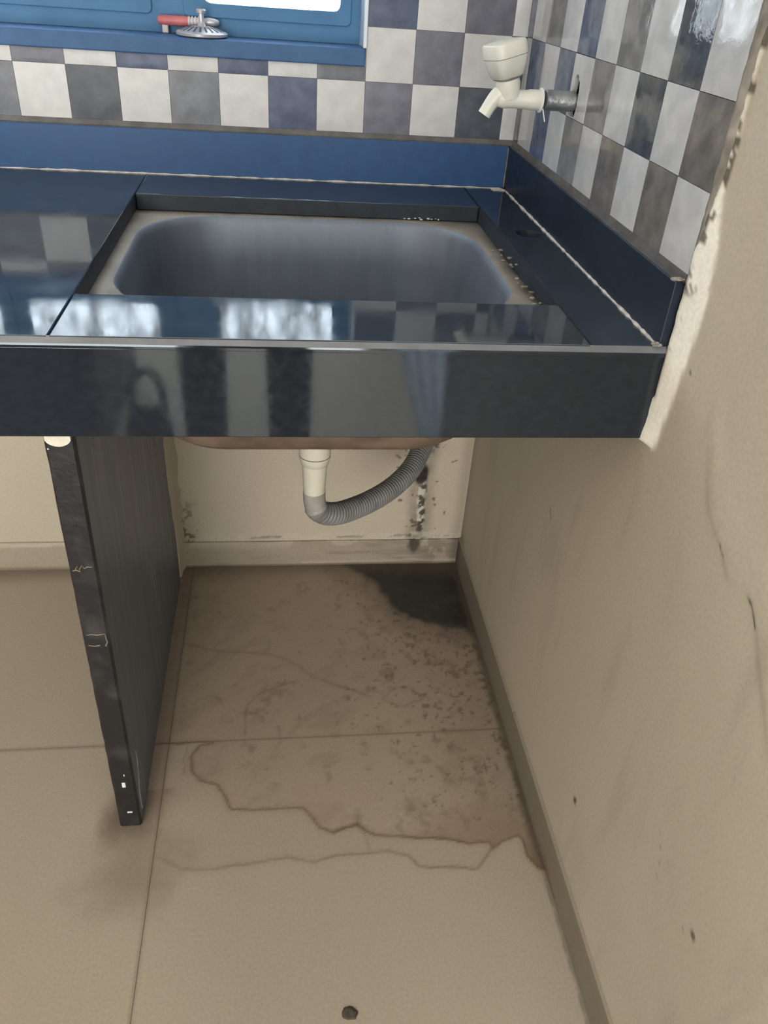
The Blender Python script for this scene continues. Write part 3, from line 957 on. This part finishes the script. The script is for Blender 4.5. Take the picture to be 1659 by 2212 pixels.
# drain flange inside the bowl
bm = bmesh.new()
lathe(bm, ((ox0 + ox1) / 2, -.31, zr - .1825), (0, 0, 1), [(0, .024), (.003, .027), (.0045, .026), (.0035, .020), (.0005, .018)], 28)
build('drain_flange', bm, 'steel', sk, smooth=math.radians(40))
for i in range(6):
    pass
pts = [(-.120 - .006 * i + rng.uniform(-.002, .002), CU[3] - .0006, zr + .0015 + rng.uniform(0, .002)) for i in range(9)]
crumbs('scale_crumb', pts, sk, 'crumb', (.0010, .0022), 12)['kind'] = 'stuff'
pts = [(CU[1] - .0012 - abs(rng.gauss(0, .003)), -.26 - .013 * i + rng.uniform(-.004, .004), zr + .001 + max(0, rng.gauss(.004, .004))) for i in range(18)]
crumbs('scale_crumb', pts, sk, 'steel_rim', (.0012, .0032), 13)['kind'] = 'stuff'

# ---- waste pipe
wp = tag(empty('waste_pipe', (-.2925, -.30, .36)), 'tapered white plastic waste coupling hanging below the sink', 'pipe')
px, py = -.2925, -.305
bm = bmesh.new()
lathe(bm, (px, py, .5055), (0, 0, -1), [(0, .022), (.074, .0215), (.078, .0215)], 32)
build('nut', bm, 'pvc', wp, smooth=math.radians(40))
bm = bmesh.new()
lathe(bm, (px, py, .4278), (0, 0, -1), [(0, .0212), (.0018, .0213)], 32)
build('seal', bm, 'pvc_line', wp, smooth=math.radians(40))
bm = bmesh.new()
lathe(bm, (px, py, .426), (0, 0, -1), [(0, .0212), (.003, .0212), (.013, .0185), (.014, .0172), (.07, .0142), (.0705, .0128), (.0535, .012)], 32, caps=False)
build('tailpiece', bm, 'pvc', wp, smooth=math.radians(40))

# ---- corrugated hose
hs = tag(empty('drain_hose', (-.2, -.2, .30)), 'grey corrugated drain hose bending from the white coupling up to the wall', 'hose')
hp = [(px, py, .368), (px + .001, py, .350), (px + .007, py + .001, .334), (-.262, -.288, .318), (-.227, -.252, .3045), (-.188, -.21, .2965), (-.154, -.17, .2955), (-.127, -.13, .299), (-.108, -.09, .306), (-.092, -.05, .312), (-.084, -.012, .318), (-.082, .02, .322)]
P = resample(spline(hp, 16), .0009)
bm = bmesh.new()
cuff = .018
tot = len(P) * .0009
def hr(i, s):
    if s < .030: return .0148 + .0006 * math.exp(-((s - .022) / .004) ** 2)
    k = min(1, (s - .030) / .02)
    return .0158 + .0011 * k * math.sin(2 * math.pi * s / .0060)
sweep(bm, P, hr, 28, True)
hob = build('corrugated_tube', bm, 'hose', hs, smooth=True)
bm = bmesh.new()
sweep(bm, P[:34], lambda i, s: .0154 + (.0012 if i > 29 else 0) * (1 - abs(i - 31) / 3), 28, True)
build('hose_cuff', bm, 'hose_worn', hs, smooth=True)

# ---- divider panel under the counter
dv = tag(empty('divider_panel', (-.54, -.28, 0)), 'upright dark granite divider panel carrying the worktop, with a chipped black front edge', 'panel')
PX0, PX1, PY = -.5535, -.5255, -.556
bm = bmesh.new()
nz_ = 48
rg = random.Random(5)
left, right = [], []
for i in range(nz_ + 1):
    z = .0005 + (.672 - .0005) * i / nz_
    j = lambda: rg.uniform(-.0003, .0003)
    ring = [(PX0 + j(), PY + .0012 + j() * .6, z), (PX0 + .0022, PY + j() * .4, z), (PX1 - .0028, PY + j() * .4, z), (PX1 + j() * .8, PY + .003 + j(), z), (PX1, PY + .01, z), (PX1, -.045, z), (PX0, -.045, z)]
    left.append([bm.verts.new(p) for p in ring])
for a, b in zip(left, left[1:]):
    for k in range(7):
        f = bm.faces.new((a[k], a[(k + 1) % 7], b[(k + 1) % 7], b[k]))
        f.material_index = 1 if k in (3, 4) else (0 if k in (0, 1, 2) else 1)
bm.faces.new(left[0][::-1]); bm.faces.new(left[-1])
build('slab', bm, 'granite_raw', dv, mats=['granite_raw', 'granite_face'])
# packing chip between panel and worktop
bm = bmesh.new()
rings = []
for i in range(13):
    t = i / 12
    x = PX0 + .002 + .023 * t
    h = .0015 + .0085 * math.sin(math.pi * t) ** .6
    rings.append([bm.verts.new(p) for p in ((x, PY - .003, .6105), (x, PY - .0045, .6105 - 0), (x, PY - .004, .590 - h * .75), (x, PY + .01, .590 - h * .75), (x, PY + .01, .6105))])
for a, b in zip(rings, rings[1:]):
    for k in range(5): bm.faces.new((a[k], a[(k + 1) % 5], b[(k + 1) % 5], b[k]))
bm.faces.new(rings[0][::-1]); bm.faces.new(rings[-1])
build('plaster_dab', bm, 'cement', dv, smooth=math.radians(40))['label'] = 'white plaster dab at the top of the front edge'
bm = bmesh.new()
for (x, z, w, h) in ((-.5395, .086, .0022, .0045), (-.538, .030, .0034, .0012), (-.537, .105, .0006, .002), (-.551, .578, .0008, .0008)):
    box(bm, x - w / 1, x + w / 1, PY - .0009, PY + .001, z - h, z + h, .0004, 1)
build('paint_fleck', bm, 'crumb', dv, kind='stuff')
bm = bmesh.new()
for line in ([(-.5475, .4355), (-.5455, .4395), (-.5435, .4350), (-.5405, .4410), (-.5385, .4365), (-.5355, .4385), (-.5305, .4380)],
             [(-.5505, .4335), (-.5470, .4345), (-.5430, .4325)],
             [(-.5495, .3440), (-.5440, .3450), (-.5380, .3440), (-.5300, .3455), (-.5285, .3330), (-.5310, .3275)],
             [(-.5495, .3290), (-.5430, .3275), (-.5370, .3285)]):
    pts_ = [Vector((a, PY - .0001, b)) for a, b in line]
    sweep(bm, pts_, lambda i, s: .0005 + .0004 * ((i * 7) % 3) / 2, 5)
build('cement_scratch', bm, 'grout', dv, kind='stuff')
# long pale scuffs running down the right face
bm = bmesh.new()
for y0, y1, za, zb_, w in ((-.335, -.300, .60, .20, .0007), (-.318, -.270, .50, .10, .0006), (-.285, -.262, .45, .12, .0005), (-.50, -.49, .58, .45, .0005), (-.155, -.15, .42, .33, .0012), (-.53, -.545, .12, .02, .0016)):
    pts_ = [Vector((PX1 + .0001, y0 + (y1 - y0) * t + .003 * math.sin(t * 7), za + (zb_ - za) * t)) for t in [k / 14 for k in range(15)]]
    sweep(bm, pts_, lambda i, s: w * (.6 + .5 * ((i * 5) % 4) / 3), 5)
build('scuff', bm, 'granite_chamfer', dv, kind='stuff')
# mortar that fills the gap between the panel and the back wall
bm = bmesh.new()
rings = []
for i in range(61):
    z = .0005 + (zb - .001) * i / 60
    a = .030 + .045 * min(1, z / .25) + rg.uniform(-.004, .004)
    x = PX1 + .0012 + rg.uniform(-.0008, .0014)
    rings.append([bm.verts.new(p) for p in ((PX0 - .001, .002, z), (PX0 - .001, -.043, z), (PX1 + .0002, -a, z), (x, -a + .004, z), (x + .0006, -.012 + rg.uniform(-.002, .002), z), (x + .006 + rg.uniform(-.002, .002), .002, z))])
for a, b in zip(rings, rings[1:]):
    for k in range(6): bm.faces.new((a[k], a[(k + 1) % 6], b[(k + 1) % 6], b[k]))
bm.faces.new(rings[0][::-1]); bm.faces.new(rings[-1])
build('mortar_fillet', bm, 'plaster', wb, smooth=math.radians(40))

# ================================================================== TAP
TY, TZ = -.2385, .8535
tp = tag(empty('water_tap', (0, TY, TZ)), 'ivory plastic bib tap with a square knob on the right wall', 'tap')
bm = bmesh.new()
lathe(bm, (.004, TY, TZ), (-1, 0, 0), [(0, .0085), (.0045, .0085), (.0050, .0108), (.0385, .0108), (.0395, .0098), (.0396, .0090)], 28)
build('pipe_nipple', bm, 'galvanised', tp, smooth=math.radians(40))
bm = bmesh.new()
lathe(bm, (-.0385, TY, TZ - .0005), (-1, 0, 0), [(0, .0112), (.0008, .0128), (.0022, .0128), (.003, .0112)], 28)
sweep(bm, [Vector(p) for p in ((-.0385, TY - .0095, TZ - .008), (-.037, TY - .0105, TZ - .013), (-.0345, TY - .0108, TZ - .021))], lambda i, s: .0007, 6)
build('thread_tape', bm, 'teflon', tp, smooth=math.radians(40))
bm = bmesh.new()
lathe(bm, (-.041, TY, TZ - .0005), (-1, 0, 0), [(0, .0108), (.012, .0108), (.016, .0098), (.034, .0098), (.042, .0104), (.048, .0092), (.0515, .005)], 28)
# spout
sp_ = spline([(-.076, TY, TZ + .008), (-.0885, TY, TZ + .0035), (-.0965, TY, TZ - .006), (-.1035, TY, TZ - .0185)], 8)
sweep(bm, sp_, lambda i, s: .0098 - .0022 * min(1, s / .03), 24)
# valve neck
ax = Vector((-.27, -.08, 1)).normalized()
lathe(bm, Vector((-.077, TY, TZ + .001)), ax, [(0, .0125), (.008, .0130), (.0135, .0140), (.0190, .0130), (.0195, .012)], 28)
build('body', bm, 'tap', tp, smooth=math.radians(50))
# square knob, flaring upwards, with a seam
def squarish(bm, p0, ax, prof, n=32, e=.30):
    s, t = frame_from(ax)
    s = Vector((0, 1, 0)); t = ax.cross(s)
    s, t = s * math.cos(.35) + t * math.sin(.35), t * math.cos(.35) - s * math.sin(.35)
    rings = []
    for d, r in prof:
        ring = []
        for i in range(n):
            a = 2 * math.pi * i / n
            ca, sa = math.cos(a), math.sin(a)
            q = (abs(ca) ** 5 + abs(sa) ** 5) ** (-1 / 5)
            ring.append(bm.verts.new(Vector(p0) + ax * d + (s * ca + t * sa) * r * q))
        rings.append(ring)
    for a, b in zip(rings, rings[1:]):
        for i in range(n): bm.faces.new((a[i], a[(i + 1) % n], b[(i + 1) % n], b[i]))
    bm.faces.new(rings[0][::-1]); bm.faces.new(rings[-1])
kb = Vector((-.077, TY, TZ + .001)) + ax * .0205
bm = bmesh.new()
squarish(bm, kb, ax, [(0, .0135), (.0015, .0155), (.012, .0185), (.0195, .0203), (.0208, .0204)])
knob = build('knob', bm, 'tap', tp, smooth=math.radians(40))
bm = bmesh.new()
squarish(bm, kb, ax, [(.0205, .0200), (.0217, .0200)])
squarish(bm, kb, ax, [(-.0010, .0132), (.0002, .0132)])
build('seam', bm, 'tap_line', knob, smooth=math.radians(40))
bm = bmesh.new()
squarish(bm, kb, ax, [(.0215, .0204), (.0225, .0205), (.0335, .0203), (.0355, .0192), (.036, .0165)])
build('knob_cap', bm, 'tap', knob, smooth=math.radians(40))

# ================================================================== THINGS ON THE SILL
ZS = .8755
st = tag(empty('drain_strainer', (-.4365, .024, ZS)), 'round slotted metal strainer with a knob, standing on the window sill', 'strainer')
c0 = (-.4365, .026, ZS)
bm = bmesh.new()
lathe(bm, c0, (0, 0, 1), [(0, .030), (.0015, .0335), (.0045, .0338), (.006, .032), (.0105, .020), (.0118, .012), (.0122, .006)], 48)
build('dish', bm, 'strainer', st, smooth=math.radians(45))
bm = bmesh.new()
for k in range(22):
    a = 2 * math.pi * (k + .5) / 22
    d = Vector((math.cos(a), math.sin(a), 0))
    s = Vector((-d.y, d.x, 0)) * .0010
    p0 = Vector(c0) + d * .017 + Vector((0, 0, .0118))
    p1 = Vector(c0) + d * .0295 + Vector((0, 0, .0073))
    vs = [bm.verts.new(p) for p in (p0 - s, p0 + s, p1 + s * 1.4, p1 - s * 1.4)]
    ws = [bm.verts.new(v.co - Vector((0, 0, .0012))) for v in vs]
    bm.faces.new(vs)
    for i in range(4): bm.faces.new((vs[i], vs[(i + 1) % 4], ws[(i + 1) % 4], ws[i]))
build('slots', bm, 'strainer_dark', st, kind='stuff')
bm = bmesh.new()
lathe(bm, (c0[0], c0[1], ZS + .0118), (0, 0, 1), [(0, .0065), (.003, .0045), (.006, .0036), (.0145, .0034), (.015, .0062), (.018, .0066), (.0195, .0055)], 20)
build('stem_knob', bm, 'strainer', st, smooth=math.radians(40))

rd = tag(empty('brush', (-.46, .046, ZS)), 'red-handled brush with a ridged grey collar lying behind the strainer on the sill', 'brush')
bm = bmesh.new()
d_ = Vector((1, 0, .010)).normalized()
b0 = Vector((-.4955, .0465, ZS + .0148))
lathe(bm, b0, d_, [(0, .003), (.002, .0055), (.01, .0062), (.034, .0060), (.040, .0056)], 16)
build('handle', bm, 'red', rd, smooth=math.radians(50))
bm = bmesh.new()
pr = [(.040, .0056)]
for k in range(5):
    pr += [(.0405 + .0042 * k, .0062), (.0425 + .0042 * k, .0062), (.043 + .0042 * k, .0048), (.0445 + .0042 * k, .0048)]
lathe(bm, b0, d_, pr, 16)
build('collar', bm, 'ridge', rd, smooth=math.radians(30))
bm = bmesh.new()
lathe(bm, b0, d_, [(.0605, .0046), (.066, .0058), (.074, .0050), (.080, .0034), (.0815, .001)], 16)
build('tip', bm, 'strainer', rd, smooth=math.radians(50))
for xx in (-.486, -.452):
    bx('foot', (xx - .004, xx + .004, .0435, .0495, ZS + .0001, ZS + .0105), 'ridge', rd, bev=.001, seg=1)

# debris on the floor
bm = bmesh.new()
q = bmesh.ops.create_icosphere(bm, subdivisions=2, radius=.0072)
for v in q['verts']:
    k = .75 + .5 * rng.random()
    v.co = Vector((v.co.x * 1.2 * k, v.co.y * .95 * k, max(v.co.z * .12, -.0006))) + Vector((-.266, -.811, .0007))
tag(build('debris', bm, 'debris', smooth=True), 'small dark dried scrap on the open floor tile, far in front of the panel', 'debris')

# ================================================================== BEHIND THE CAMERA (mirrored in the polished apron)
def skin_obj(name, chains, m, parent, sub=1):
    """chains: list of (parent index or None, [(x, y, z, r), ...]) grown as one skinned skeleton; metres"""
    vs, es, rs = [], [], []
    for par, pts in chains:
        last = par
        for (x, y, z, r) in pts:
            vs.append((x, y, z)); rs.append(r)
            if last is not None: es.append((last, len(vs) - 1))
            last = len(vs) - 1
    me = bpy.data.meshes.new(name)
    me.from_pydata(vs, es, [])
    me.materials.append(MT[m])
    o = link(name, me, parent)
    a = o.modifiers.new('skin', 'SKIN'); a.use_smooth_shade = True
    for i, r in enumerate(rs):
        me.skin_vertices[0].data[i].radius = (r, r)
    me.skin_vertices[0].data[0].use_root = True
    b = o.modifiers.new('smooth', 'SUBSURF'); b.levels = sub; b.render_levels = sub
    return o
MT['skin'] = mat('brown skin', (.30, .17, .11), (.35, .20, .13), 40, .55)
MT['hair'] = mat('black hair', (.012, .010, .009), (.02, .017, .015), 200, .6)
MT['shirt'] = mat('grey blue shirt', (.10, .12, .15), (.13, .15, .19), 60, .9)
MT['leather'] = mat('dark bag cloth', (.010, .012, .016), (.018, .02, .026), 120, .6, bump=.2)
CP = Vector((-0.3348, -1.2329, 0.9667)) * K
pe = tag(empty('person', (-.41, -1.50, 0)), 'person in dark trousers and grey shirt holding up a phone, mirrored in the polished apron', 'person')
lx, rx, fy = -.575, -.372, -1.745
cx_, hy = (lx + rx) / 2, -1.77
hand = {-1: CP - f_ * .012 - rt * .040 - up * .035, 1: CP - f_ * .012 + rt * .040 - up * .035}
def body(chs, extra=0):
    out = [(None, [(cx_, hy, .90, .125), (cx_, hy, 1.00, .115), (cx_, hy + .01, 1.15, .120), (cx_, hy + .02, 1.32, .105), (cx_, hy + .03, 1.41, .058), (cx_, hy + .05, 1.47, .052), (cx_, hy + .075, 1.53, .076), (cx_, hy + .08, 1.60, .082), (cx_, hy + .075, 1.655, .055)])]
    n = 9
    for sx, xx in ((-1, lx), (1, rx)):
        out.append((0, [(cx_ + sx * .085, hy, .82, .088), ((cx_ + sx * .085 + xx) / 2, hy + .01, .65, .076), (xx, fy + .0, .49, .058), (xx, fy - .005, .36, .056), (xx, fy - .01, .14, .040), (xx, fy - .01, .075, .036), (xx + sx * .01, fy + .07, .035, .032), (xx + sx * .015, fy + .13, .026, .024)]))
        n += 8
    for sx in (-1, 1):
        h = hand[sx]
        out.append((3, [(cx_ + sx * .165, hy + .02, 1.345, .056), (cx_ + sx * .215, hy + .05, 1.20, .046), (cx_ + sx * .235, hy + .09, 1.07, .040), ((cx_ + sx * .235) * .45 + h.x * .55, hy + .20, 1.075, .034), (h.x + sx * .018, h.y - .045, h.z - .02, .026), (h.x + sx * .012, h.y - .018, h.z, .030)]))
    return out
bd = skin_obj('body', body(0), 'skin', pe, 2)
tr_ = [(None, [(cx_, hy, .90, .135), (cx_, hy, 1.02, .126)])]
for sx, xx in ((-1, lx), (1, rx)):
    tr_.append((0, [(cx_ + sx * .085, hy, .82, .098), ((cx_ + sx * .085 + xx) / 2, hy + .01, .65, .086), (xx, fy, .49, .062), (xx, fy - .005, .33, .060), (xx, fy - .01, .15, .056), (xx, fy - .01, .035, .056)]))
skin_obj('trousers', tr_, 'trouser', pe, 2)
sh_ = [(None, [(cx_, hy + .01, 1.15, .134), (cx_, hy, 1.01, .138), (cx_, hy, .93, .140)]), (0, [(cx_, hy + .02, 1.31, .122), (cx_, hy + .03, 1.39, .070)])]
for sx in (-1, 1):
    sh_.append((3, [(cx_ + sx * .165, hy + .02, 1.345, .066), (cx_ + sx * .215, hy + .05, 1.20, .058), (cx_ + sx * .228, hy + .075, 1.12, .056)]))
for sx, xx in ((-1, lx), (1, rx)):
    skin_obj('shoe', [(None, [(xx, fy - .05, .038, .040), (xx + sx * .008, fy + .05, .038, .042), (xx + sx * .014, fy + .13, .034, .036), (xx + sx * .016, fy + .165, .030, .026)])], 'leather', pe, 2)
skin_obj('shirt', sh_, 'shirt', pe, 2)
skin_obj('hair', [(None, [(cx_, hy + .045, 1.66, .070), (cx_, hy + .03, 1.60, .075), (cx_, hy + .02, 1.54, .05)])], 'hair', pe, 2)
for sx in (-1, 1):
    bm = bmesh.new()
    bmesh.ops.create_uvsphere(bm, u_segments=12, v_segments=8, radius=.011, matrix=Matrix.Translation((cx_ + sx * .031, hy + .150, 1.595)))
    for v in bm.verts: v.co /= K
    build('eye', bm, 'crumb', pe, smooth=True)
    bm = bmesh.new()
    bmesh.ops.create_uvsphere(bm, u_segments=12, v_segments=8, radius=.02, matrix=Matrix.Translation((cx_ + sx * .082, hy + .075, 1.585)) @ Matrix.Diagonal((.4, .8, 1.4, 1)))
    for v in bm.verts: v.co /= K
    build('ear', bm, 'skin', pe, smooth=True)
    # fingers wrap the phone's long edges
    h = hand[sx]
    for k, L_ in enumerate((.9, 1.05, 1.0, .8)):
        b0_ = h + up * (.024 - .017 * k) + rt * sx * .012
        p_ = [b0_, b0_ + rt * sx * .004 + f_ * .010 - f_ * .016, b0_ - rt * sx * .002 + f_ * .012, b0_ - rt * sx * .020 * L_ + f_ * .0155 - f_ * .003]
        skin_obj('finger', [(None, [(*p_[0], .0085), (*p_[1], .0080), (*p_[2], .0075), (*p_[3], .0062)])], 'skin', pe, 2)
    t0 = h - up * .012 - f_ * .010
    skin_obj('thumb', [(None, [(*(t0 + rt * sx * .012), .0105), (*(t0 - rt * sx * .004 + up * .022), .0095), (*(t0 - rt * sx * .012 + up * .045), .0078)])], 'skin', pe, 2)
nose = bmesh.new()
bmesh.ops.create_cone(nose, cap_ends=True, segments=12, radius1=.016, radius2=.006, depth=.045, matrix=Matrix.Translation((cx_, hy + .155, 1.575)))
for v in nose.verts: v.co /= K
build('nose', nose, 'skin', pe, smooth=True)
bx('mouth', ((cx_ - .022) / K, (cx_ + .022) / K, (hy + .138) / K, (hy + .148) / K, 1.533 / K, 1.542 / K), 'red', pe, bev=.002)
ph = tag(empty('phone', (-.34, -1.24, .96)), 'black mobile phone held upright by the person behind the camera', 'phone')
bm = bmesh.new()
box(bm, -.036, .036, -.078, .078, -.0045, .0045, .003)
Rm = Matrix(((rt.x, up.x, -f_.x), (rt.y, up.y, -f_.y), (rt.z, up.z, -f_.z))).to_4x4()
for v in bm.verts: v.co = (Rm @ v.co + CP - f_ * .012 - up * .045) / K
build('case', bm, 'dark_ply', ph)
# dark cupboard added so that the apron's left end mirrors black
cb = tag(empty('added_cupboard', (-1.2, -1.85, 0)), 'low dark laminate cupboard added to blacken the mirrored left end of the polished apron', 'added_cupboard')
bx('added_carcass', (-1.66, -.735, -2.10, -1.635, 0.0, .42), 'dark_ply', cb, bev=.004)
for i in range(2):
    x0 = -1.655 + .46 * i
    dr = bx('added_door', (x0, x0 + .455, -1.635, -1.62, .02, .41), 'dark_ply', cb, bev=.003)
    bx('handle', (x0 + (.41 if i == 0 else .03), x0 + (.422 if i == 0 else .042), -1.62, -1.603, .22, .30), 'galvanised', dr, bev=.003)
# dark bag standing beside the left leg
bg_ = tag(empty('bag', (-.607, -1.48, 0)), 'dark cloth bag with a looped handle standing beside the left leg of the person', 'bag')
bm = bmesh.new()
rings = []
for z, a, b in ((0, .040, .030), (.010, .046, .040), (.09, .050, .048), (.15, .047, .040), (.190, .036, .022), (.198, .026, .012)):
    rings.append([bm.verts.new((-.607 + a * math.cos(2 * math.pi * i / 24), -1.48 + b * math.sin(2 * math.pi * i / 24), z)) for i in range(24)])
for a, b in zip(rings, rings[1:]):
    for i in range(24): bm.faces.new((a[i], a[(i + 1) % 24], b[(i + 1) % 24], b[i]))
bm.faces.new(rings[0][::-1]); bm.faces.new(rings[-1])
build('bag_body', bm, 'leather', bg_, smooth=True)
bm = bmesh.new()
sweep(bm, spline([(-.636, -1.48, .188), (-.634, -1.48, .25), (-.604, -1.48, .278), (-.578, -1.48, .25), (-.574, -1.48, .186)], 8), lambda i, s: .0085, 10)
build('bag_handle', bm, 'leather', bg_, smooth=True)

# pale curtain added by the right wall to mirror as the bright apron band
cu = tag(empty('backdrop', (-.04, -1.56, 0)), 'pale cloth curtain added at the end of the right wall for the bright band in the apron', 'backdrop')
bm = bmesh.new()
rows_ = []
for j in range(25):
    z = .03 + 1.9 * j / 24
    xl = -.02 - .075 * min(1, max(0, (z - .08) / .24)) - .05 * max(0, (z - .35))
    row = []
    for i in range(41):
        t = i / 40
        row.append(bm.verts.new((xl + (.045 - xl) * t, -1.56 + .012 * math.sin(t * 26 + .6 * z), z)))
    rows_.append(row)
for a, b in zip(rows_, rows_[1:]):
    for i in range(40): bm.faces.new((a[i], a[i + 1], b[i + 1], b[i]))
MT['backdrop'] = mat('added pale backdrop cloth', (.70, .72, .74), (.78, .80, .82), 30, .9)
nt_ = MT['backdrop'].node_tree
tl_ = nt_.nodes.new('ShaderNodeBsdfTranslucent')
tl_.inputs[0].default_value = (.86, .92, .97, 1)
mx_ = nt_.nodes.new('ShaderNodeMixShader')
mx_.inputs[0].default_value = .8
nt_.links.new(nt_.nodes['Principled BSDF'].outputs[0], mx_.inputs[1])
nt_.links.new(tl_.outputs[0], mx_.inputs[2])
nt_.links.new(mx_.outputs[0], nt_.nodes['Material Output'].inputs['Surface'])
cl_ = build('cloth', bm, 'backdrop', cu, smooth=True)
so_ = cl_.modifiers.new('cloth', 'SOLIDIFY'); so_.thickness = .002
bm = bmesh.new()
lathe(bm, (-.20, -1.56, 1.945), (1, 0, 0), [(0, .008), (.42, .008)], 14)
build('backdrop_rod', bm, 'galvanised', cu, smooth=math.radians(40))
